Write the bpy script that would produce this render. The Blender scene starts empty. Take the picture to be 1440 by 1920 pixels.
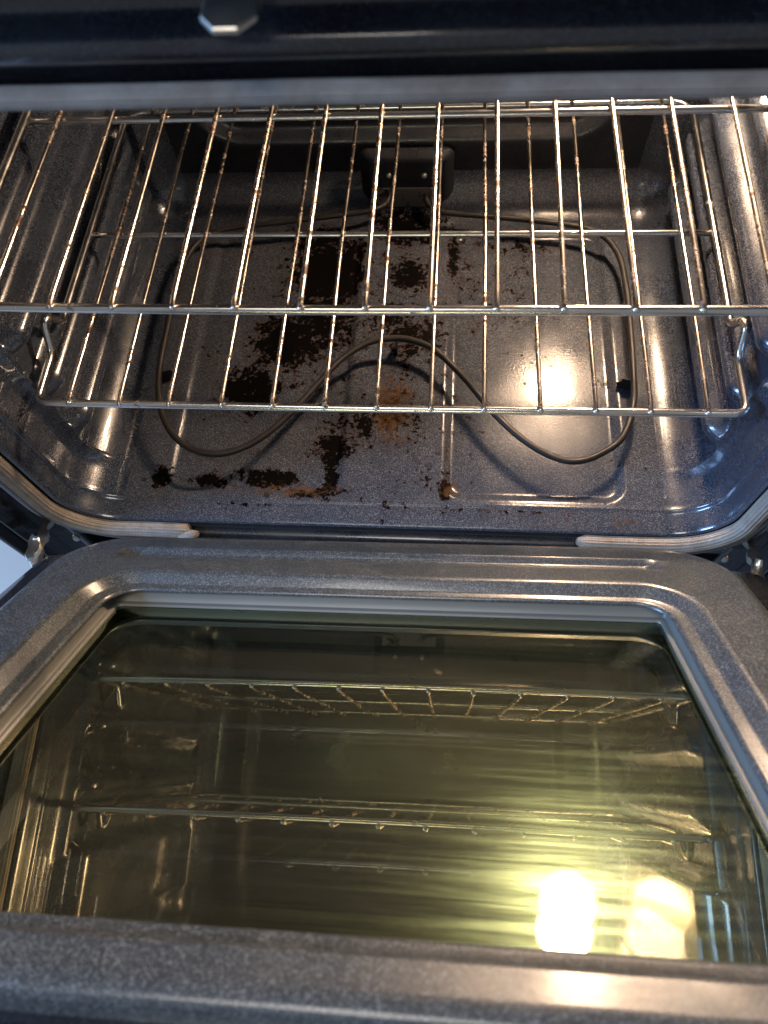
import bpy, bmesh, math, random
import numpy as np
from mathutils import Vector, Matrix, noise as mnoise
random.seed(7); rng = np.random.default_rng(7)
S = bpy.context.scene
COL = S.collection
# ------------------------------------------------------------------ camera
PITCH, YAW, ROLL = 1.1313, 0.1968, -0.1501
CAM = (0.0589, -0.3341, 0.5115)
def cam_axes():
    cp, sp = math.cos(PITCH), math.sin(PITCH)
    Z = Matrix.Rotation(YAW, 3, 'Z')
    f = Z @ Vector((0, cp, -sp)); u = Z @ Vector((0, sp, cp)); r = Z @ Vector((1, 0, 0))
    c, s = math.cos(ROLL), math.sin(ROLL)
    return r*c + u*s, u*c - r*s, f
r_, u_, f_ = cam_axes()
cd = bpy.data.cameras.new('camera'); co = bpy.data.objects.new('camera', cd); COL.objects.link(co)
co.matrix_world = Matrix(((r_.x, u_.x, -f_.x, CAM[0]), (r_.y, u_.y, -f_.y, CAM[1]), (r_.z, u_.z, -f_.z, CAM[2]), (0, 0, 0, 1)))
cd.sensor_fit = 'HORIZONTAL'; cd.sensor_width = 36; cd.lens = 1331/1440*36
cd.clip_start = .01; cd.clip_end = 50
cd.dof.use_dof = True; cd.dof.focus_distance = .72; cd.dof.aperture_fstop = 10.5
S.camera = co
# ------------------------------------------------------------------ world, lights, exposure
W = bpy.data.worlds.new('World'); S.world = W; W.use_nodes = True
bg = W.node_tree.nodes['Background']; bg.inputs[0].default_value = (.90, .94, 1, 1); bg.inputs[1].default_value = .22
def area(name, loc, aim, size, power, col):
    l = bpy.data.lights.new(name, 'AREA'); l.shape = 'RECTANGLE'; l.size = size[0]; l.size_y = size[1]; l.energy = power; l.color = col
    o = bpy.data.objects.new(name, l); COL.objects.link(o); o.location = loc
    o.rotation_euler = (Vector(aim) - Vector(loc)).to_track_quat('-Z', 'Y').to_euler(); return o
area('window_light', (-1.75, -.36, .74), (.15, -.10, -.08), (.5, 1.0), 82, (.30, .54, 1))
area('ceiling_light', (-.15, -.40, 1.75), (0, -.15, -.1), (.7, .7), 14, (1, .93, .86))
BULB_STRENGTH = 620
BULB = Vector((.235, .402, .246))
S.view_settings.view_transform = 'Standard'; S.view_settings.look = 'None'; S.view_settings.exposure = 0; S.view_settings.gamma = 1
S.render.engine = 'CYCLES'
cy = S.cycles
cy.use_denoising = True; cy.max_bounces = 10; cy.glossy_bounces = 6; cy.transparent_max_bounces = 12
cy.caustics_reflective = False; cy.caustics_refractive = False; cy.sample_clamp_indirect = 6
try: cy.denoiser = 'OPENIMAGEDENOISE'
except Exception: pass

# ------------------------------------------------------------------ materials
class NT:
    def __init__(s, name):
        s.m = bpy.data.materials.new(name); s.m.use_nodes = True; s.t = s.m.node_tree
        s.p = s.t.nodes['Principled BSDF']; s.out = s.t.nodes['Material Output']
    def n(s, typ, **kw):
        x = s.t.nodes.new(typ)
        for k, v in kw.items(): setattr(x, k, v)
        return x
    def l(s, a, b): s.t.links.new(a, b)
    def put(s, sock, v):
        if hasattr(v, 'is_linked'): s.l(v, sock)
        else: sock.default_value = v
    def math(s, op, a, b=0.5, c=None, clamp=False):
        x = s.n('ShaderNodeMath', operation=op); x.use_clamp = clamp
        s.put(x.inputs[0], a); s.put(x.inputs[1], b)
        if c is not None: s.put(x.inputs[2], c)
        return x.outputs[0]
    def mix(s, f, a, b):
        x = s.n('ShaderNodeMix', data_type='RGBA'); s.put(x.inputs['Factor'], f)
        s.put(x.inputs[6], a); s.put(x.inputs[7], b); return x.outputs[2]
    def mixf(s, f, a, b):
        x = s.n('ShaderNodeMix', data_type='FLOAT'); s.put(x.inputs[0], f); s.put(x.inputs[2], a); s.put(x.inputs[3], b); return x.outputs[0]
    def coord(s, scale=(1, 1, 1), kind='Object', rot=(0, 0, 0)):
        c = s.n('ShaderNodeTexCoord'); m = s.n('ShaderNodeMapping'); m.inputs['Scale'].default_value = scale; m.inputs['Rotation'].default_value = rot
        s.l(c.outputs[kind], m.inputs[0]); return m.outputs[0]
    def noise(s, scale, detail=2, vec=None, rough=.5, dist=0):
        x = s.n('ShaderNodeTexNoise'); x.inputs['Scale'].default_value = scale; x.inputs['Detail'].default_value = detail
        x.inputs['Roughness'].default_value = rough; x.inputs['Distortion'].default_value = dist
        s.l(vec if vec is not None else s.coord(), x.inputs['Vector']); return x.outputs['Fac']
    def ramp(s, f, a, b, lo=0, hi=1):
        x = s.n('ShaderNodeMapRange'); x.inputs[1].default_value = a; x.inputs[2].default_value = b; x.inputs[3].default_value = lo; x.inputs[4].default_value = hi
        s.l(f, x.inputs[0]); return x.outputs[0]
    def attr(s, name):
        x = s.n('ShaderNodeAttribute'); x.attribute_name = name; return x.outputs['Fac']
    def bump(s, h, strength, dist=.001):
        x = s.n('ShaderNodeBump'); x.inputs['Strength'].default_value = strength; x.inputs['Distance'].default_value = dist
        s.l(h, x.inputs['Height']); s.l(x.outputs[0], s.p.inputs['Normal'])
    def set(s, **kw):
        for k, v in kw.items(): s.put(s.p.inputs[k], v)
        return s

def enamel(name, base, spk, film=.25, stain=False, spk_amt=.5, rough=.26, spk_scale=1500, coat=.4, crough=.10, bmp=.14):
    t = NT(name); v = t.coord()
    vo = t.n('ShaderNodeTexVoronoi'); vo.inputs['Scale'].default_value = spk_scale; t.l(v, vo.inputs['Vector'])
    sep = t.n('ShaderNodeSeparateColor'); t.l(vo.outputs['Color'], sep.inputs[0])
    thr = t.ramp(sep.outputs[0], 1-spk_amt, 1.0)
    dot = t.ramp(vo.outputs['Distance'], .75, .25)
    cl = t.ramp(t.noise(55, 3), .25, .7, .55, 1)
    sp = t.math('MULTIPLY', t.math('MULTIPLY', thr, dot), cl, clamp=True)
    c = t.mix(sp, base, spk)
    fm = t.ramp(t.noise(9, 5, dist=.8), .42, .72)
    c = t.mix(t.math('MULTIPLY', fm, film), c, (.085, .052, .026, 1))
    rv = t.ramp(t.noise(24, 5), .3, .7, rough-.05, rough+.09)
    scr = t.ramp(t.noise(60, 4, t.coord((1, 9, 9), rot=(.3, .2, .7))), .55, .8, 0, .07)
    rv = t.math('ADD', rv, scr)
    if stain:
        d = t.attr('char'); n1 = t.noise(85, 10, rough=.72, dist=.35); n2 = t.noise(34, 8, t.coord((1.1, .9, 1.3)), rough=.7, dist=.5)
        n3 = t.noise(230, 6, rough=.7)
        e = t.math('ADD', t.math('ADD', t.math('MULTIPLY', n1, 1.1), t.math('MULTIPLY', n2, .5)), t.math('MULTIPLY', n3, .85))
        k = t.math('ADD', t.math('MULTIPLY', d, .62), t.math('SUBTRACT', e, 1.185))
        black = t.ramp(k, .36, .385); brown = t.ramp(k, .285, .345)
        bn = t.ramp(t.noise(180, 5), .35, .65)
        c = t.mix(t.math('MULTIPLY', brown, t.ramp(bn, 0, 1, .35, .95)), c, t.mix(bn, (.012, .006, .004, 1), (.060, .024, .012, 1)))
        c = t.mix(black, c, (.0020, .0016, .0014, 1))
        r2 = t.attr('rust'); rk = t.ramp(t.math('ADD', t.math('MULTIPLY', r2, .6), t.math('SUBTRACT', t.noise(130, 9, rough=.75), .5)), .40, .50)
        c = t.mix(t.math('MULTIPLY', rk, .7), c, t.mix(bn, (.045, .022, .010, 1), (.12, .062, .026, 1)))
        rv = t.mixf(brown, rv, .62)
        t.put(t.p.inputs['Coat Weight'], t.ramp(brown, 0, 1, .09, 0)); spec = t.ramp(brown, 0, 1, .21, .03)
        hb = t.math('ADD', t.math('MULTIPLY', brown, .8), t.math('MULTIPLY', t.noise(420, 3), .30))
        t.bump(hb, .55, .0009)
    else:
        t.p.inputs['Coat Weight'].default_value = coat
        t.bump(t.noise(300, 2), bmp, .0006)
    t.set(**{'Base Color': c, 'Roughness': rv, 'Specular IOR Level': spec if stain else .55, 'Coat Roughness': crough})
    return t.m
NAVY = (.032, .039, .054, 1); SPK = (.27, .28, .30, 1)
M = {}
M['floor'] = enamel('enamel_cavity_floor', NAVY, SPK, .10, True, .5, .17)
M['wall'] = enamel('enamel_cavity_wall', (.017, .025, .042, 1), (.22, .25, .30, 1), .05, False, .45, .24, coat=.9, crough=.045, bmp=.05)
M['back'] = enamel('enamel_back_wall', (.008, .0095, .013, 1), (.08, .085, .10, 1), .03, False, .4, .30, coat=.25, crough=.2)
M['frame'] = enamel('enamel_front_frame', (.009, .011, .015, 1), (.07, .08, .095, 1), .08, False, .3, .25, coat=.8, crough=.06)
M['door'] = enamel('enamel_door', (.029, .035, .039, 1), (.25, .275, .285, 1), .06, False, .55, .34, spk_scale=1350)

def metal(name, col, rough, burnt=0.0, scale=90, bcol=(.05, .022, .01, 1)):
    t = NT(name); n = t.noise(scale, 6, rough=.7)
    k = t.ramp(n, .66-.2*burnt, .72-.2*burnt)
    c = t.mix(k, col, bcol)
    t.set(**{'Base Color': c, 'Metallic': t.ramp(k, 0, 1, 1, .25), 'Roughness': t.mixf(k, t.ramp(t.noise(40, 3), .3, .7, rough-.04, rough+.06), .6)})
    t.bump(t.noise(500, 2), .06, .0004)
    return t.m
M['rack'] = metal('rack_chrome_wire', (.68, .61, .53, 1), .20, .58, 60)
M['rackbar'] = metal('rack_chrome_bar', (.76, .74, .71, 1), .2, .15, 45)
M['zinc'] = metal('zinc_plated_steel', (.78, .74, .64, 1), .36, .1, 60)
t = NT('window_liner_metal'); t.set(**{'Base Color': t.mix(t.noise(12, 4), (.15, .15, .135, 1), (.20, .195, .17, 1)), 'Metallic': .3, 'Roughness': .46}); M['liner'] = t.m
M['plate'] = metal('terminal_plate_metal', (.45, .43, .40, 1), .4, .5, 60)
t = NT('element_sheath'); n = t.noise(70, 5)
t.set(**{'Base Color': t.mix(n, (.010, .009, .0085, 1), (.030, .026, .024, 1)), 'Metallic': 0.0, 'Specular IOR Level': .35, 'Roughness': t.ramp(n, .3, .7, .42, .58)}); M['element'] = t.m
t = NT('charred_black'); t.set(**{'Base Color': (.008, .006, .005, 1), 'Roughness': .7}); t.bump(t.noise(400, 4), .6, .001); M['char'] = t.m
t = NT('black_paint'); t.set(**{'Base Color': (.010, .011, .013, 1), 'Roughness': .4}); M['black'] = t.m
t = NT('gasket_braid')
u = t.coord((1, 1, 1), 'UV')
su = t.n('ShaderNodeSeparateXYZ'); t.l(u, su.inputs[0])
wl = t.math('SINE', t.math('MULTIPLY', su.outputs[0], 2*math.pi*640)); wr = t.math('SINE', t.math('MULTIPLY', su.outputs[1], 2*math.pi*40))
kn = t.math('MULTIPLY', t.math('ADD', t.math('MULTIPLY', wl, .5), 1), t.math('ADD', t.math('MULTIPLY', wr, .5), 1))
dn = t.ramp(t.noise(35, 5, rough=.7), .35, .7)
cc = t.mix(dn, (.52, .455, .38, 1), (.30, .235, .175, 1))
t.set(**{'Base Color': t.mix(t.ramp(kn, .2, 1.6, .65, 0), cc, (.10, .085, .07, 1)), 'Roughness': .6, 'Specular IOR Level': .3})
t.bump(kn, .55, .0007); M['gasket'] = t.m
t = NT('kitchen_floor_vinyl'); t.set(**{'Base Color': t.mix(t.noise(4, 4), (.36, .325, .29, 1), (.40, .36, .32, 1)), 'Roughness': .5}); M['kfloor'] = t.m
# lamp cover: lit
t = NT('lit_lamp_glass'); e = t.n('ShaderNodeEmission'); e.inputs[0].default_value = (1, .69, .45, 1); e.inputs[1].default_value = BULB_STRENGTH
t.l(e.outputs[0], t.out.inputs[0]); M['lamp'] = t.m
# coated window glass
def glass(name, refl, tint, haze):
    t = NT(name)
    fr = t.n('ShaderNodeFresnel'); fr.inputs[0].default_value = 1.5
    tr = t.n('ShaderNodeBsdfTransparent'); tr.inputs[0].default_value = (.91, .92, .89, 1)
    g = t.n('ShaderNodeBsdfGlossy'); g.inputs['Roughness'].default_value = .012
    n = t.noise(3.2, 3, dist=.5)
    t.l(t.mix(t.ramp(n, .35, .65), tint[0], tint[1]), g.inputs[0])
    fac = t.math('ADD', t.math('MULTIPLY', fr.outputs[0], .36), refl, clamp=True)
    m1 = t.n('ShaderNodeMixShader'); t.l(fac, m1.inputs[0]); t.l(tr.outputs[0], m1.inputs[1]); t.l(g.outputs[0], m1.inputs[2])
    last = m1.outputs[0]
    if haze:
        # wiped-on grease film: streaks along the wiping direction
        s1 = t.noise(6, 7, t.coord((1, 45, 1), rot=(0, 0, .08)), rough=.75, dist=.6); s2 = t.noise(6, 7, t.coord((1.0, 40, 1), rot=(0, 0, -.35)), rough=.75, dist=.8)
        big = t.ramp(t.noise(5, 3), .35, .7, .25, 1)
        st = t.math('MULTIPLY', t.math('POWER', t.math('ADD', t.ramp(s1, .40, .72), t.math('MULTIPLY', t.ramp(s2, .5, .75), .7)), 1.6), big)
        gh = t.n('ShaderNodeBsdfGlossy'); gh.inputs['Roughness'].default_value = .27; gh.inputs[0].default_value = (.68, .94, .56, 1)
        m2 = t.n('ShaderNodeMixShader'); t.put(m2.inputs[0], t.math('ADD', t.math('MULTIPLY', st, haze*2.0), haze*.20)); t.l(last, m2.inputs[1]); t.l(gh.outputs[0], m2.inputs[2])
        last = m2.outputs[0]
    t.l(last, t.out.inputs[0]); return t.m
M['glass'] = glass('coated_window_glass', .004, ((1, .91, .58, 1), (.84, 1, .74, 1)), .033)
t = NT('outer_glass_dot_print')
vo = t.n('ShaderNodeTexVoronoi'); vo.inputs['Scale'].default_value = 520; vo.inputs['Randomness'].default_value = 0; t.l(t.coord(), vo.inputs['Vector'])
t.set(**{'Base Color': t.mix(t.ramp(vo.outputs['Distance'], .28, .36), (.018, .0165, .015, 1), (.042, .038, .033, 1)), 'Roughness': .015, 'Specular IOR Level': .9, 'IOR': 1.9}); M['glass2'] = t.m

# ------------------------------------------------------------------ mesh helpers
def link(name, verts, faces, mat, parent=None, smooth=True, uv=None, attrs=None):
    me = bpy.data.meshes.new(name); me.from_pydata([tuple(map(float, v)) for v in verts], [], [tuple(map(int, f)) for f in faces])
    me.materials.append(mat)
    if smooth: me.polygons.foreach_set('use_smooth', [True]*len(me.polygons))
    if uv is not None:
        L = me.uv_layers.new(name='UVMap')
        idx = np.empty(len(me.loops), np.int32); me.loops.foreach_get('vertex_index', idx)
        L.data.foreach_set('uv', np.asarray(uv, np.float32)[idx].ravel())
    if attrs:
        for k, v in attrs.items():
            a = me.attributes.new(k, 'FLOAT', 'POINT'); a.data.foreach_set('value', np.asarray(v, np.float32))
    me.update()
    o = bpy.data.objects.new(name, me); COL.objects.link(o)
    if parent is not None: o.parent = parent
    return o
def grid_faces(nu, nv, flip=False, wrap=False):
    F = []
    for i in range(nu if wrap else nu-1):
        i2 = (i+1) % nu
        for j in range(nv-1):
            q = (i*nv+j, i2*nv+j, i2*nv+j+1, i*nv+j+1)
            F.append(q[::-1] if flip else q)
    return F
def catmull(P, n=10, closed=False):
    P = [np.array(p, float) for p in P]; out = []
    N = len(P)
    for i in range(N if closed else N-1):
        g = lambda k: P[k % N] if closed else P[min(max(k, 0), N-1)]
        a, b, c, d = g(i-1), g(i), g(i+1), g(i+2)
        for k in range(n):
            t = k/n
            out.append(.5*((2*b)+(-a+c)*t+(2*a-5*b+4*c-d)*t*t+(-a+3*b-3*c+d)*t**3))
    if not closed: out.append(P[-1])
    return out
def fillet_path(P, r, n=8):
    """polyline with rounded corners"""
    P = [np.array(p, float) for p in P]; out = [P[0]]
    for i in range(1, len(P)-1):
        a, b, c = P[i-1], P[i], P[i+1]
        rr = r[i] if isinstance(r, (list, tuple)) else r
        d1 = (a-b)/np.linalg.norm(a-b); d2 = (c-b)/np.linalg.norm(c-b)
        k = min(rr, .49*np.linalg.norm(a-b), .49*np.linalg.norm(c-b))
        p, q = b+d1*k, b+d2*k
        for j in range(n+1):
            t = j/n; out.append((1-t)**2*p+2*t*(1-t)*b+t*t*q)
    out.append(P[-1]); return out
def tube(path, prof, closed=False, cap=True, up=(0, 0, 1)):
    """prof: radius (round, 10 sides) or list of (a,b) section points; returns verts, faces, uv"""
    P = np.array(path, float); n = len(P)
    if not isinstance(prof, (list, np.ndarray)):
        k = 10; prof = [(prof*math.cos(2*math.pi*i/k), prof*math.sin(2*math.pi*i/k)) for i in range(k)]
    prof = np.array(prof); k = len(prof)
    T = np.zeros_like(P)
    T[1:-1] = P[2:]-P[:-2]; T[0] = P[1]-P[0]; T[-1] = P[-1]-P[-2]
    if closed: T[0] = P[1]-P[-1]; T[-1] = P[0]-P[-2]
    T /= np.linalg.norm(T, axis=1)[:, None]
    N = np.array(up, float); N = N-T[0]*(N@T[0])
    if np.linalg.norm(N) < 1e-3: N = np.array((1, 0, 0.)); N = N-T[0]*(N@T[0])
    N /= np.linalg.norm(N)
    V = []; UV = []; L = 0
    for i in range(n):
        N = N-T[i]*(N@T[i]); N /= np.linalg.norm(N); B = np.cross(T[i], N)
        if i: L += np.linalg.norm(P[i]-P[i-1])
        for j, (a, b) in enumerate(prof):
            V.append(P[i]+N*a+B*b); UV.append((L, j/k))
    F = []
    for i in range(n if closed else n-1):
        i2 = (i+1) % n
        for j in range(k):
            j2 = (j+1) % k; F.append((i*k+j, i*k+j2, i2*k+j2, i2*k+j))
    if cap and not closed:
        F.append(tuple(range(k))[::-1]); F.append(tuple((n-1)*k+j for j in range(k)))
    return V, F, UV
def add(acc, v, f):
    o = len(acc[0]); acc[0].extend([tuple(x) for x in v]); acc[1].extend([tuple(o+i for i in q) for q in f])
def box_vf(c, s, Mx=None):
    v = [Vector((sx*s[0]/2, sy*s[1]/2, sz*s[2]/2)) for sx in (-1, 1) for sy in (-1, 1) for sz in (-1, 1)]
    if Mx is not None: v = [Mx @ p for p in v]
    v = [p+Vector(c) for p in v]
    return v, [(0, 1, 3, 2), (4, 6, 7, 5), (0, 4, 5, 1), (2, 3, 7, 6), (0, 2, 6, 4), (1, 5, 7, 3)]
def bevel(o, w, seg=2):
    m = o.modifiers.new('edge', 'BEVEL'); m.width = w; m.segments = seg; m.limit_method = 'ANGLE'; return o
def sstep(a, b, x):
    t = np.clip((np.asarray(x, float)-a)/(b-a), 0, 1); return t*t*(3-2*t)
def empty(name, loc=(0, 0, 0)):
    o = bpy.data.objects.new(name, None); COL.objects.link(o); o.location = loc; o.empty_display_size = .05; return o
def tag(o, label, cat, group=None):
    o['label'] = label; o['category'] = cat
    if group: o['group'] = group

# ------------------------------------------------------------------ dimensions (lower rack's front bar is y=0, z=0)
HW, ZB, ZT, RC = .322, -.140, .311, .046       # cavity half width, floor, ceiling, corner radius
YB = .402; RB = .045                           # back wall, back fillet
oven = empty('oven', (0, .15, -.70)); tag(oven, 'open electric oven in dark blue-grey speckled enamel with lit lamp and door half lowered', 'oven')
OFF = np.array((0, .15, -.70))
def part(name, v, f, mat, parent=None, **kw):
    """a part given in world coordinates, parented to the oven (or to one of its parts, which sit at the same origin)"""
    p = oven if parent is None else parent
    o = link(name, [np.asarray(x, float)-OFF for x in v], f, mat, p, **kw)
    return o

# y stations with outward offset of the cavity section: lip at the mouth, straight, fillet to the back
ST = [(-.0495, .0045), (-.0490, .0030), (-.0475, .0022), (-.044, .0018), (-.036, .0016), (-.0285, .0014), (-.0262, .0010), (-.0250, .0), (-.0236, -.0006), (-.0222, -.0004), (-.020, 0)]
for y in np.arange(-.0175, YB-RB, .0025): ST.append((float(y), 0.))
for k in range(0, 13):
    a = math.pi/2*k/12; ST.append((YB-RB+RB*math.sin(a), -RB*(1-math.cos(a))))
nv = len(ST)
def wall_ribs(y, z):
    d = 0
    for zc, fl, fa, pr in RIBS:
        e0 = sstep(.004, .042, y)
        b = sstep(fa*(.35+.65*e0), fl, abs(z-zc))
        e = e0*sstep(.385, .350, y)
        d = np.maximum(d, b*e*pr)
    return d
RIBS = [(-.083, .003, .021, .020), (-.0215, .003, .021, .020), (.043, .003, .021, .020), (.1045, .003, .021, .020), (.206, .034, .052, .0235)]
def floor_h(x, y):
    h = 0.
    for (x0, x1) in ((-.236, -.046), (.056, .242)):
        y0, y1 = -.018, .350
        r = .022; cx = (x0+x1)/2; hx = (x1-x0)/2; cyy = (y0+y1)/2; hy = (y1-y0)/2
        qx = abs(x-cx)-(hx-r); qy = abs(y-cyy)-(hy-r)
        sd = math.hypot(max(qx, 0), max(qy, 0))+min(max(qx, qy), 0)-r
        h -= .0052*float(sstep(0, -.0100, sd))
    h += .0016*math.exp(-((y+.0305)/.0028)**2)           # pressed bead just behind the mouth
    h += .0006*mnoise.noise(Vector((x*6, y*6, 3)))       # panel not perfectly flat
    return h
# floor
XS = np.linspace(-(HW-RC), HW-RC, 225)
V = []; char = []; rust = []
BL = [(-.085, .290, .055, .062, 1.05), (-.125, .185, .060, .045, .92), (-.160, .118, .040, .035, 1.02), (-.09, .215, .055, .07, .8), (-.10, .335, .05, .03, .8), (.0, .215, .06, .035, .66), (.005, .355, .05, .035, .95), (.01, .28, .035, .04, .75),
      (-.062, .045, .026, .036, .8), (-.125, .004, .035, .013, 1.05), (-.19, .000, .03, .012, .8), (-.08, -.012, .05, .010, .75), (-.06, .005, .013, .03, .85), (-.240, .0, .016, .016, .8), (-.03, .07, .05, .05, .55),
      (.062, .31, .010, .05, .85), (.015, .19, .05, .05, .7), (.0, .08, .05, .04, .6), (.09, .20, .02, .02, .55), (.06, -.008, .008, .02, .95), (.13, .33, .08, .03, .5), (.1, .25, .09, .09, .38), (.0, .1, .1, .2, .32), (-.1, .2, .14, .2, .36),
      (.245, .03, .015, .02, .35), (.1, -.031, .16, .004, .7), (-.15, -.031, .1, .004, .6), (.235, .13, .02, .02, .3)]
RU = [(.0, .09, .04, .08, .9), (-.1, -.01, .12, .02, .8), (.1, .0, .05, .03, .5), (.235, -.036, .022, .012, .85), (-.225, -.034, .03, .012, .8), (.0, .19, .09, .06, .6), (.09, .2, .02, .04, .5), (.065, -.005, .02, .02, .9)]
for x in XS:
    for (y, o) in ST:
        V.append((x, y, ZB-o+floor_h(x, y)*(1 if y < YB-RB else 0)))
        char.append(max(w*math.exp(-((x-a)/sx)**2-((y-b)/sy)**2) for a, b, sx, sy, w in BL))
        rust.append(max(w*math.exp(-((x-a)/sx)**2-((y-b)/sy)**2) for a, b, sx, sy, w in RU))
part('cavity_floor', V, grid_faces(len(XS), nv), M['floor'], attrs={'char': char, 'rust': rust})
# side walls (lower fillet, wall, upper fillet)
for sgn in (-1, 1):
    prof = []
    for k in range(17):
        a = math.pi/2*k/16; prof.append(('b', a))
    for z in np.arange(ZB+RC+.003, ZT-RC, .003): prof.append(('w', float(z)))
    for k in range(9):
        a = math.pi/2*k/8; prof.append(('t', a))
    V = []
    for kind, a in prof:
        for (y, o) in ST:
            if kind == 'b': x = HW-RC+(RC+o)*math.sin(a); z = ZB+RC-(RC+o)*math.cos(a)
            elif kind == 'w': x = HW+o-wall_ribs(y, a); z = a
            else: x = HW-RC+(RC+o)*math.cos(a); z = ZT-RC+(RC+o)*math.sin(a)
            if kind == 'b': x -= wall_ribs(y, z)*math.sin(a)**2
            V.append((sgn*x, y, z))
    part('side_wall', V, grid_faces(len(prof), nv, flip=sgn < 0), M['wall'])
# ceiling
V = []
for x in np.linspace(-(HW-RC), HW-RC, 30):
    for (y, o) in ST: V.append((x, y, ZT+o))
part('ceiling', V, grid_faces(30, nv, flip=True), M['wall'])
# back wall: big pressed field with rounded lower corners and a raised pad for the element block
hx, z0, z1 = HW-RB, ZB+RB, ZT-RB
def back_h(x, z):
    r = .055; cxx, hxx = -.002, .238; b0, b1 = -.052, .29
    qx = abs(x-cxx)-(hxx-r); qz = abs(z-(b0+b1)/2)-((b1-b0)/2-r)
    sd = math.hypot(max(qx, 0), max(qz, 0))+min(max(qx, qz), 0)-r
    h = .010*float(sstep(.004, -.010, sd))
    return h
V = []; nx, nz = 120, 90
for x in np.linspace(-hx, hx, nx):
    for z in np.linspace(z0, z1, nz): V.append((x, YB+back_h(x, z), z))
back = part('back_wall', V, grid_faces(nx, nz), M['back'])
# element block pad, plate and screws
CX = .004
def rrect(hx, hy, r, n=6):
    out = []
    for cx, cy, a0 in ((hx-r, hy-r, 0), (-hx+r, hy-r, 90), (-hx+r, -hy+r, 180), (hx-r, -hy+r, 270)):
        for k in range(n+1):
            a = math.radians(a0+90*k/n); out.append((cx+r*math.cos(a), cy+r*math.sin(a)))
    return out
def prism(loop, depth, fn, edge=.001):
    """loop (a,b) extruded by depth with a small chamfer; fn maps (a,b,c) to the world"""
    n = len(loop); L = np.array(loop); c = L.mean(0); sc = 1-edge/np.abs(L-c).max()
    rings = [(L, 0), (L, depth-edge), (c+(L-c)*sc, depth)]
    V = []
    for R_, d in rings: V += [fn(a, b, d) for a, b in R_]
    F = [tuple(range(n))[::-1], tuple(2*n+i for i in range(n))]
    for k in range(2):
        for i in range(n):
            j = (i+1) % n; F.append((k*n+i, k*n+j, (k+1)*n+j, (k+1)*n+i))
    return V, F
pad = part('terminal_pad', *prism(rrect(.056, .037, .010), .0155, lambda a, b, c: (CX+a, YB-.003-c, -.098+b), .012), M['back'], smooth=False)
part('terminal_plate', *prism(rrect(.042, .0135, .002), .0015, lambda a, b, c: (CX+a, YB-.0192-c, -.1165+b), .0004), M['plate'], smooth=False)
for dx in (-.021, .021):
    v, f, uv = tube([(CX+dx, YB-.0188, -.086), (CX+dx, YB-.0205, -.086), (CX+dx, YB-.0222, -.086)], .0035)
    v = [np.array(p) for p in v]
    for i in range(20, 30): v[i] = np.array((CX+dx, YB-.0222, -.086))+(v[i]-np.array((CX+dx, YB-.0222, -.086)))*.5
    part('screw', v, f, M['zinc'])
# front frame: sections growing outward from the mouth
FR = [(-.0495, .0045), (-.0490, .0060), (-.0470, .0066), (-.0465, .0080), (-.0465, .0190), (-.0475, .0205), (-.0530, .0218), (-.0580, .0245), (-.0600, .0280), (-.0590, .0315), (-.0555, .0345), (-.0480, .0368), (-.0450, .0395), (-.0445, .0430)]
def section(o, n=10, ns=24, hw=HW, zb=ZB, zt=ZT, rc=RC):
    r = rc+o; pts = []
    cs = [(hw-rc, zb+rc, -90), (hw-rc, zt-rc, 0), (-hw+rc, zt-rc, 90), (-hw+rc, zb+rc, 180)]
    for cx, cz, a0 in cs:
        for k in range(n+1):
            a = math.radians(a0+90*k/n); pts.append((cx+r*math.cos(a), cz+r*math.sin(a)))
    return pts
V = []; NS = len(section(0))
for y, o in FR: V += [(x, y, z) for x, z in section(o)]
# outer flat: square it off
XO = .379
def squared(k):
    out = []
    for (x, z) in section(.043):
        dx = XO/max(abs(x), 1e-6); out.append((x, z))
    pts = section(.043); res = []
    for x, z in pts:
        X = max(-XO, min(XO, x*1.12)); Zc = (ZB+ZT)/2
        res.append((X, max(-.196, min(.385, Zc+(z-Zc)*1.18))))
    return res
V += [(x, -.0445, z) for x, z in squared(0)]
V += [(x*1.0, -.035, z) for x, z in squared(0)]
nr = len(FR)+2
F = []
for i in range(nr-1):
    for j in range(NS):
        j2 = (j+1) % NS; F.append((i*NS+j, i*NS+j2, (i+1)*NS+j2, (i+1)*NS+j))
frame = part('front_frame', V, [q[::-1] for q in F], M['frame'])
# braided gasket
go = .0125
sec = section(go, 14)
n1 = 15
pts3 = []
start = [(-.192, ZB-go), (-.21, ZB-go), (-.235, ZB-go), (-.26, ZB-go)]
s = sec
# order in section: lower right corner, upper right, upper left, lower left
LR, UR, UL, LL = s[:n1], s[n1:2*n1], s[2*n1:3*n1], s[3*n1:]
def lin(a, b, n): return [(a[0]+(b[0]-a[0])*k/n, a[1]+(b[1]-a[1])*k/n) for k in range(1, n)]
pth = [(.192, ZB-go+.004), (.200, ZB-go+.001), (.212, ZB-go)]+lin((.212, ZB-go), LR[0], 5)+LR+lin(LR[-1], UR[0], 24)+UR+lin(UR[-1], UL[0], 40)+UL+lin(UL[-1], LL[0], 24)+LL+lin(LL[-1], (-.205, ZB-go), 5)+[(-.205, ZB-go), (-.214+.012, ZB-go)]
pp = []
for i, (x, z) in enumerate(pth):
    w = .0008*mnoise.noise(Vector((x*9, z*9, 1)))
    pp.append((x+w, -.0555-.0006*mnoise.noise(Vector((x*14, z*14, 5))), z+w))
def gsec(ra, rb, lobes, n=64):
    return [((ra+.0011*abs(math.cos(lobes*a/2))-.0005)*math.cos(a), (rb+.0011*abs(math.cos(lobes*a/2))-.0005)*math.sin(a)) for a in [2*math.pi*k/n for k in range(n)]]
gs = gsec(.0076, .0076, 16)
v, f, uv = tube(pp, gs, up=(0, 1, 0), cap=True)
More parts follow.
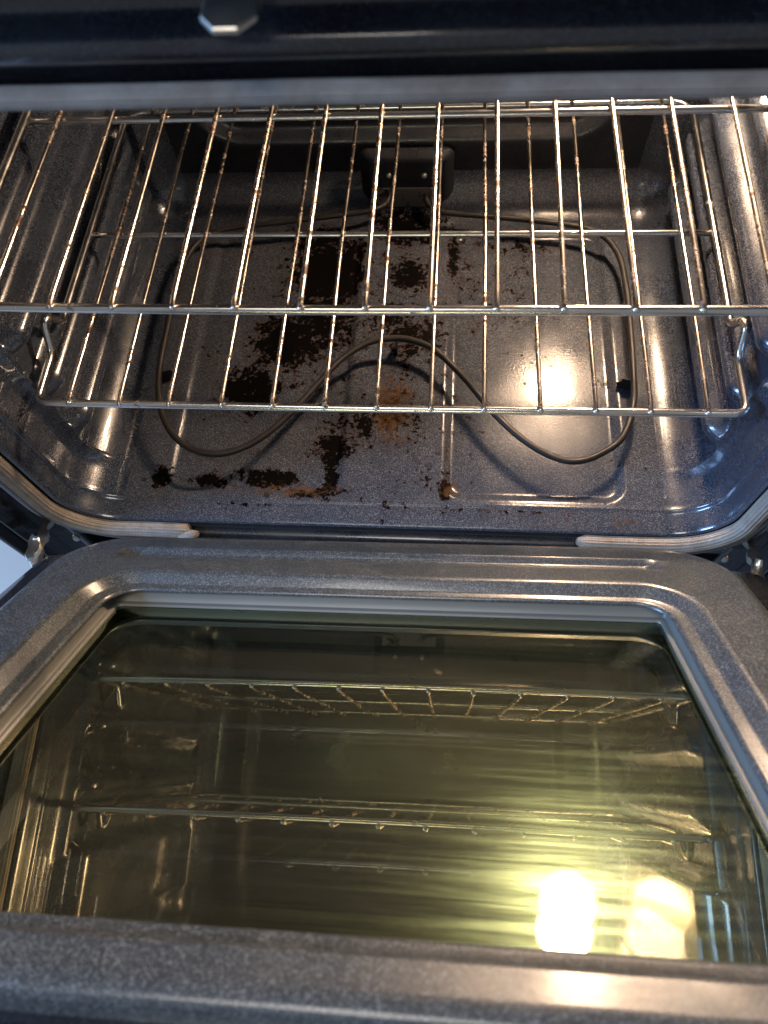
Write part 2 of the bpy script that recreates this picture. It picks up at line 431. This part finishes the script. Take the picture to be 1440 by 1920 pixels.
v = np.array(v); k = len(gs)
for e, c0 in ((0, pp[0]), (len(pp)-1, pp[-1])):
    v[e*k:(e+1)*k] = np.array(c0)+(v[e*k:(e+1)*k]-np.array(c0))*.45
for i, c0 in enumerate(pp):       # the seal is squeezed flatter along the top
    q = float(sstep(.20, .315, c0[2])); c0 = np.array(c0)
    v[i*k:(i+1)*k] = c0+(v[i*k:(i+1)*k]-c0)*(1-.40*q)+np.array((0, 0, -.0032*q))
g = part('gasket', v, f, M['gasket'], uv=uv)
v, f, uv = tube([(-.216, -.0585, ZB-go-.003), (-.211, -.0615, ZB-go-.001), (-.203, -.0620, ZB-go+.002), (-.197, -.0615, ZB-go+.004), (-.192, -.0605, ZB-go+.005)], [(a*.62, b*.62) for a, b in gs], up=(0, 1, 0))
v = np.array(v)
for e, c0 in ((0, (-.216, -.0585, ZB-go-.003)), (4, (-.192, -.0605, ZB-go+.005))):
    v[e*k:(e+1)*k] = np.array(c0)+(v[e*k:(e+1)*k]-np.array(c0))*.5
part('folded_end', v, f, M['gasket'], parent=g, uv=uv)
# latch tongue above the mouth
lt = [(-.0105, -.004), (.0105, -.004), (.0105, .004), (.0045, .0075), (-.0045, .0075), (-.0105, .004)]
part('door_latch', *prism([(a, -b) for a, b in lt], .0022, lambda a, b, c: (-.0235+a, -.060+b*2.2, .3570+c), .0006), M['zinc'], smooth=False)
part('latch_slot_shade', *prism(rrect(.017, .0045, .004), .0012, lambda a, b, c: (-.0235+a, -.0446-c, .3640+b), .0004), M['black'], smooth=False)  # black plate laid on the frame as the shaded inside of the slot
# body: side panels, base skirt, cooktop lip over the frame
for sg in (-1, 1):
    v, f = box_vf((sg*.3865, .204, -.14), (.005, .574, 1.08)); bevel(part('side_panel', v, f, M['black'], smooth=False), .0015)
    v, f = box_vf((sg*.366, -.0415, -.07), (.031, .008, .90)); bevel(part('frame_stile', v, f, M['frame'], smooth=False), .003)
    v, f = box_vf((sg*.3812, -.052, -.07), (.003, .038, .90)); bevel(part('frame_return', v, f, M['frame'], smooth=False), .001)
v, f = box_vf((0, .195, .412), (.778, .56, .03)); bevel(part('cooktop', v, f, M['black'], smooth=False), .006)
v, f = box_vf((0, .49, -.14), (.760, .006, 1.07)); part('rear_panel', v, f, M['black'], smooth=False)
v, f = box_vf((0, .0, -.42), (.755, .02, .44)); part('base_panel', v, f, M['black'], smooth=False)
# lamp on the back wall, right
lampv = []; lampf = []
prof = [(.0, .0330), (.010, .0322), (.019, .0296), (.027, .0248), (.0335, .0175), (.0370, .0085), (.0385, .0)]
n = 28
for rr, hh in prof:
    for k in range(n):
        a = 2*math.pi*k/n; lampv.append((BULB.x+rr*math.cos(a), YB+.004-hh, BULB.z+rr*math.sin(a)))
for i in range(len(prof)-1):
    for k in range(n):
        k2 = (k+1) % n; lampf.append((i*n+k, i*n+k2, (i+1)*n+k2, (i+1)*n+k))
lamp = part('lamp_cover', lampv, lampf, M['lamp'])
ring = [(BULB.x+.0425*math.cos(2*math.pi*k/40), YB+.002, BULB.z+.0425*math.sin(2*math.pi*k/40)) for k in range(40)]
v, f, uv = tube(ring, .0045, closed=True, up=(0, 1, 0)); part('lamp_ring', v, f, M['zinc'], parent=lamp)
v, f, uv = tube([(BULB.x, YB+.030, BULB.z), (BULB.x, YB+.0035, BULB.z)], [(.039*math.cos(2*math.pi*k/28), .039*math.sin(2*math.pi*k/28)) for k in range(28)]); part('lamp_socket', v, f, M['plate'], parent=lamp, smooth=False)

# ------------------------------------------------------------------ bake element
ZE = -.1165
EP = [(-.017, .388, ZE+.004), (-.018, .378, ZE+.003), (-.024, .369, ZE), (-.040, .360, ZE), (-.075, .353, ZE), (-.150, .341, ZE), (-.205, .333, ZE), (-.235, .321, ZE), (-.253, .297, ZE), (-.260, .25, ZE), (-.2605, .184, ZE), (-.2585, .124, ZE),
      (-.252, .087, ZE), (-.237, .051, ZE), (-.211, .025, ZE), (-.180, .016, ZE), (-.153, .0225, ZE), (-.127, .041, ZE), (-.102, .071, ZE), (-.078, .107, ZE), (-.056, .138, ZE), (-.029, .160, ZE), (.001, .1665, ZE),
      (.025, .162, ZE), (.047, .149, ZE), (.077, .115, ZE), (.110, .069, ZE), (.140, .038, ZE), (.168, .0205, ZE), (.191, .017, ZE), (.215, .027, ZE), (.236, .046, ZE), (.2495, .083, ZE), (.2535, .130, ZE), (.2550, .19, ZE), (.2550, .24, ZE), (.249, .292, ZE), (.223, .326, ZE),
      (.156, .342, ZE), (.061, .354, ZE), (.042, .360, ZE), (.031, .369, ZE), (.027, .378, ZE+.003), (.026, .388, ZE+.004)]
v, f, uv = tube(catmull(EP, 6), .0035)
elem = part('bake_element', v, f, M['element'])
for (x, y, ang, w) in ((-.2545, .124, .35, .021), (.0015, .1665, 1.75, .012), (.2495, .120, -.30, .021)):
    acc = ([], []); Rz = Matrix.Rotation(ang, 3, 'Z')
    # leg plate, foot and a clip round the sheath
    jag = [(-w*.5, 0), (-w*.42, .006), (-w*.52, .011), (-w*.3, .015), (-w*.28, .0205), (w*.25, .0205), (w*.36, .016), (w*.5, .012), (w*.40, .006), (w*.5, 0)]
    fl = ZB-.0035
    pv, pf = prism(jag, .0011, lambda a, b, c: tuple(Rz @ Vector((a, c-.0005, 0))+Vector((x, y, fl+b))), .0003); add(acc, pv, pf)
    pv, pf = box_vf((x, y, fl+.0008), (w*1.1, .008, .0012), Rz); pv = [p+Rz @ Vector((0, .004, 0)) for p in pv]; add(acc, pv, pf)
    rp = [Vector((x, y, ZE))+Rz @ Vector((.0046*math.cos(a), 0, .0046*math.sin(a))) for a in np.linspace(-2.2, 4.2-.9, 12)]
    part('support_clip', acc[0], acc[1], M['char'], parent=elem, smooth=False)

# ------------------------------------------------------------------ racks
SP = .0454; RW = .305; RD = .385
def make_rack(loc, label, seed):
    rr = random.Random(seed)
    root = empty('oven_rack', loc); tag(root, label, 'oven rack', 'oven racks')
    R = .0036
    # outer rod: front bar, rounded corners, side rails with the stop bump, back bar
    half = [(0, 0, 0), (RW-.0, 0, 0), (RW, .020, 0), (RW, .055, .0005), (RW+.001, .070, .0225), (RW, .078, .0215), (RW-.001, .090, .001), (RW, .13, 0), (RW, RD, 0), (0, RD, 0)]
    rad = [0, .026, .004, .010, .006, .006, .008, .01, .026, 0]
    a = fillet_path(half, rad, 6)
    b = [np.array((-p[0], p[1], p[2])) for p in a[::-1]]
    path = a[:-1]+b[:-1]
    path2 = []
    for i, p in enumerate(path):
        q = path[(i+1) % len(path)]; path2.append(p); d = np.linalg.norm(q-p)
        for k in range(1, int(d/.03)+1):
            path2.append(p+(q-p)*k/(int(d/.03)+1))
    path2 = [p+np.array((0, .0006*mnoise.noise(Vector((p[0]*5+seed, p[1]*5, 0))), -.0035*max(0, 1-(p[0]/RW)**2)*(1 if p[1] < .01 else 0)*.5)) for p in path2]
    v, f, uv = tube(path2, R, closed=True)
    link('frame_rod', v, f, M['rackbar'], root)
    v, f, uv = tube([(x, .201, -.0015) for x in np.linspace(-RW, RW, 20)], .0030); link('cross_bar', v, f, M['rackbar'], root)
    for i in range(13):
        x = (i-6)*SP+rr.uniform(-.0012, .0012); x2 = (i-6)*SP+rr.uniform(-.0008, .0008); x3 = (i-6)*SP+rr.uniform(-.001, .001)
        pts = [(x, -.0028, .0030), (x, .002, .0042), (x*.9+x2*.1, .02, .0046), (x2*.5+x*.5, .1, .0046+rr.uniform(-.0006, .0006)), (x2, .201, .0042), (x3, .3, .0046), (x3, RD+.002, .0044)]
        v, f, uv = tube(catmull(pts, 4), .0020)
        w = link('wire', v, f, M['rack'], root)
        # weld nugget where the wire meets the front bar
        bm = bmesh.new(); bmesh.ops.create_icosphere(bm, subdivisions=1, radius=.0030)
        bmesh.ops.transform(bm, matrix=Matrix.Translation((x, -.0022, .0026)) @ Matrix.Diagonal((1, .9, .8, 1)), verts=bm.verts)
        me = bpy.data.meshes.new('weld'); bm.to_mesh(me); bm.free(); me.materials.append(M['rackbar'])
        me.polygons.foreach_set('use_smooth', [True]*len(me.polygons))
        o = bpy.data.objects.new('weld', me); COL.objects.link(o); o.parent = w
    return root
make_rack((0, 0, 0), 'lower of the two chrome wire oven racks, the one just above the heating element', 3)
make_rack((.0008, -.0014, .1261), 'upper of the two chrome wire oven racks, the one nearer the seal at the top', 5)

# ------------------------------------------------------------------ door, half lowered
TH, PH = math.radians(42.4), math.radians(-.6)
ND = np.array((math.sin(PH), math.cos(PH)*math.sin(TH), math.cos(PH)*math.cos(TH)))
XD = np.array((1, 0, 0.))-ND*ND[0]; XD /= np.linalg.norm(XD); UD = -np.cross(XD, ND); UD = UD if UD[1] < 0 else -UD
H0 = np.array((.0105, -.100, -.0690))
def D(x, t, n): return H0+XD*x+UD*t+ND*n          # door space (across, away from the hinge, out of the panel) to world
def dloop(xh, t0, t1, r0, r1=None, n=8, ns=16):
    r1 = r0 if r1 is None else r1; pts = []
    cs = [(xh-r0, t0+r0, r0, -90), (xh-r1, t1-r1, r1, 0), (-xh+r1, t1-r1, r1, 90), (-xh+r0, t0+r0, r0, 180)]
    arcs = []
    for cx, ct, r, a0 in cs:
        arcs.append([(cx+r*math.cos(math.radians(a0+90*k/n)), ct+r*math.sin(math.radians(a0+90*k/n))) for k in range(n+1)])
    for i in range(4):
        pts += arcs[i]
        a, b = arcs[i][-1], arcs[(i+1) % 4][0]
        pts += [(a[0]+(b[0]-a[0])*k/ns, a[1]+(b[1]-a[1])*k/ns) for k in range(1, ns)]
    return pts
def loft(rings, closed_start=False, closed_end=False, disp=None):
    V = []; n = len(rings[0][0])
    for L, h in rings: V += [D(x, t, h+(disp(x, t) if disp else 0)) for x, t in L]
    F = []
    for i in range(len(rings)-1):
        for j in range(n):
            j2 = (j+1) % n; F.append((i*n+j, i*n+j2, (i+1)*n+j2, (i+1)*n+j))
    if closed_start: F.append(tuple(range(n))[::-1])
    if closed_end: F.append(tuple((len(rings)-1)*n+j for j in range(n)))
    return V, F
NN = dict(n=14, ns=70)
T1 = .398
La = dloop(.2805, -.0040, T1-.010, .056, .03, **NN); Lb = dloop(.2430, .0540, .3755, .042, .039, **NN)
rings = [(dloop(.2885, -.0130, T1, .062, .03, **NN), -.022), (dloop(.2885, -.0130, T1, .062, .03, **NN), -.0055), (dloop(.2875, -.0120, T1-.001, .061, .03, **NN), -.0025), (dloop(.2850, -.0095, T1-.004, .059, .03, **NN), -.0006)]
for k in range(31):
    f = k/30; rings.append(([(p[0]*(1-f)+q[0]*f, p[1]*(1-f)+q[1]*f) for p, q in zip(La, Lb)], 0))
rings += [(dloop(.2405, .0565, .3735, .040, .037, **NN), -.0006), (dloop(.2385, .0585, .3720, .038, .036, **NN), -.0020), (dloop(.2325, .0622, .3678, .033, .031, **NN), -.0085), (dloop(.2308, .0634, .3665, .032, .030, **NN), -.0096),
          (dloop(.2248, .0668, .3610, .027, .026, **NN), -.0098), (dloop(.2228, .0680, .3592, .026, .025, **NN), -.0104), (dloop(.2212, .0692, .3578, .025, .024, **NN), -.0122), (dloop(.2212, .0692, .3578, .025, .024, **NN), -.0130)]
def groove(x, t):
    e = sstep(.231, .222, abs(x+.003)); return -.0058*float(e*sstep(.0130, .0165, t)*sstep(.0335, .0245, t))+.0004*mnoise.noise(Vector((x*7, t*7, 2)))
door = part('door', *loft(rings, disp=groove), M['door'])
# window liner walls
rings = [(dloop(.2235, .0668, .3600, .003), -.0132), (dloop(.2235, .0668, .3600, .003), -.0236), (dloop(.2218, .0680, .3588, .003), -.0240), (dloop(.2190, .0712, .3560, .003), -.0243), (dloop(.2187, .0715, .3557, .003), -.0262)]
part('window_liner', *loft(rings), M['liner'], parent=door)
pane = part('window_pane', *loft([(dloop(.2240, .0660, .3610, .006), -.0303), (dloop(.2240, .0660, .3610, .006), -.0265)], True, True), M['glass'], parent=door, smooth=False)
rings = [(dloop(.2130, .0780, .3490, .02), -.0306), (dloop(.2130, .0780, .3490, .02), -.052)]
part('inner_liner', *loft(rings), M['black'], parent=door)
part('outer_pane', *loft([(dloop(.2240, .0660, .361, .006), -.0605), (dloop(.2240, .0660, .361, .006), -.0550)], True, True), M['glass2'], parent=door, smooth=False)
# outer shell of the door
rings = [(dloop(.2830, .0000, T1-.006, .056, .02), -.0135), (dloop(.3080, .004, T1+.010, .012, .012), -.0138), (dloop(.3165, .002, T1+.020, .012, .012), -.0150), (dloop(.3190, .000, T1+.024, .012, .012), -.0185), (dloop(.3190, .000, T1+.024, .012, .012), -.066), (dloop(.315, .004, T1+.020, .012, .012), -.071)]
part('outer_shell', *loft(rings, False, True), M['frame'], parent=door)
# hinge arms between the frame slots and the door
for sg in (-1, 1):
    Sx = np.array((-.3665, -.040, -.168)) if sg < 0 else np.array((.3600, -.040, -.162))
    Ex = np.array((-.3200, -.1225, -.090)) if sg < 0 else np.array((.3290, -.1220, -.085))
    A = (Ex-Sx); Ln = np.linalg.norm(A); A /= Ln
    Bv = np.array((1., 0, 0)); Bv = Bv-A*(Bv@A); Bv /= np.linalg.norm(Bv); Cv = np.cross(A, Bv)
    arm = [(0, .006), (.10, .007), (.20, .001), (.30, .0005), (.36, .006), (.47, .007), (.52, .002), (.64, .001), (.70, .006), (.82, .006), (.88, .002), (1.0, .004), (1.02, -.004), (.92, -.011), (.78, -.010), (.66, -.014), (.5, -.011), (.36, -.013), (.2, -.009), (0, -.009)]
    acc = ([], [])
    mp = lambda a, b, c: tuple(Sx+A*a*Ln-sg*Bv*(b*.55)+Cv*c)
    v, f = prism([(a, b) for a, b in arm], .0062, lambda a, b, c: mp(a, b, c-.0031), .0004); add(acc, v, f)
    v, f = prism([(a, b-.005) for a, b in arm[8:17]], .0026, lambda a, b, c: mp(a, b, c-sg*.0075-.001), .0004); add(acc, v, f)
    hinge = part('hinge_arm', acc[0], acc[1], M['zinc'], smooth=False)
    v, f, uv = tube([mp(.62, -.006, -.010), mp(.62, -.006, .010)], .0036, up=(0, 1, 0)); part('pin', v, f, M['zinc'], parent=hinge)
    v, f = box_vf((Sx[0], -.0452, Sx[2]+.006), (.017, .0016, .044)); part('hinge_slot_shade', v, f, M['black'], smooth=False)  # no hole cut: black slab on the stile gives the slot's shade
    for bz, bx in ((-.122, .366), (-.206, .355)):
        bm = bmesh.new(); bmesh.ops.create_uvsphere(bm, u_segments=14, v_segments=8, radius=1)
        v = [np.array(p.co)*np.array((.0042, .0045, .0075))+np.array((sg*bx, -.0455, bz)) for p in bm.verts]; f = [[q.index for q in p.verts] for p in bm.faces]; bm.free()
        part('bumper', v, f, M['plate'])

# ------------------------------------------------------------------ loose burnt crumbs on the oven floor
acc = ([], [])
for i in range(150):
    a, b, sx, sy, w = random.choice(BL[:18]); x = random.gauss(a, sx*.8); y = random.gauss(b, sy*.8)
    if abs(x) > .27 or y < -.04 or y > .35: continue
    s = random.uniform(.0006, .0018) if i > 14 else random.uniform(.002, .0035)
    v, f = box_vf((0, 0, 0), (s*random.uniform(.8, 2.2), s, s*.5), Matrix.Rotation(random.uniform(0, 3), 3, 'Z') @ Matrix.Rotation(random.uniform(-.5, .5), 3, 'X'))
    z = ZB+floor_h(x, y)+s*.3
    v = [p*random.uniform(.7, 1.2)+Vector((x, y, z)) for p in v]; add(acc, v, f)
o = link('burnt_crumbs', acc[0], acc[1], M['char'], None, smooth=False); o['kind'] = 'stuff'; o['label'] = 'black burnt crumbs scattered over the oven floor'; o['category'] = 'crumbs'
# ------------------------------------------------------------------ kitchen floor beside the oven
v, f = [(-4, -4, -.70), (4, -4, -.70), (4, 4, -.70), (-4, 4, -.70)], [(0, 1, 2, 3)]
o = link('floor', v, f, M['kfloor'], None, smooth=False); o['kind'] = 'structure'
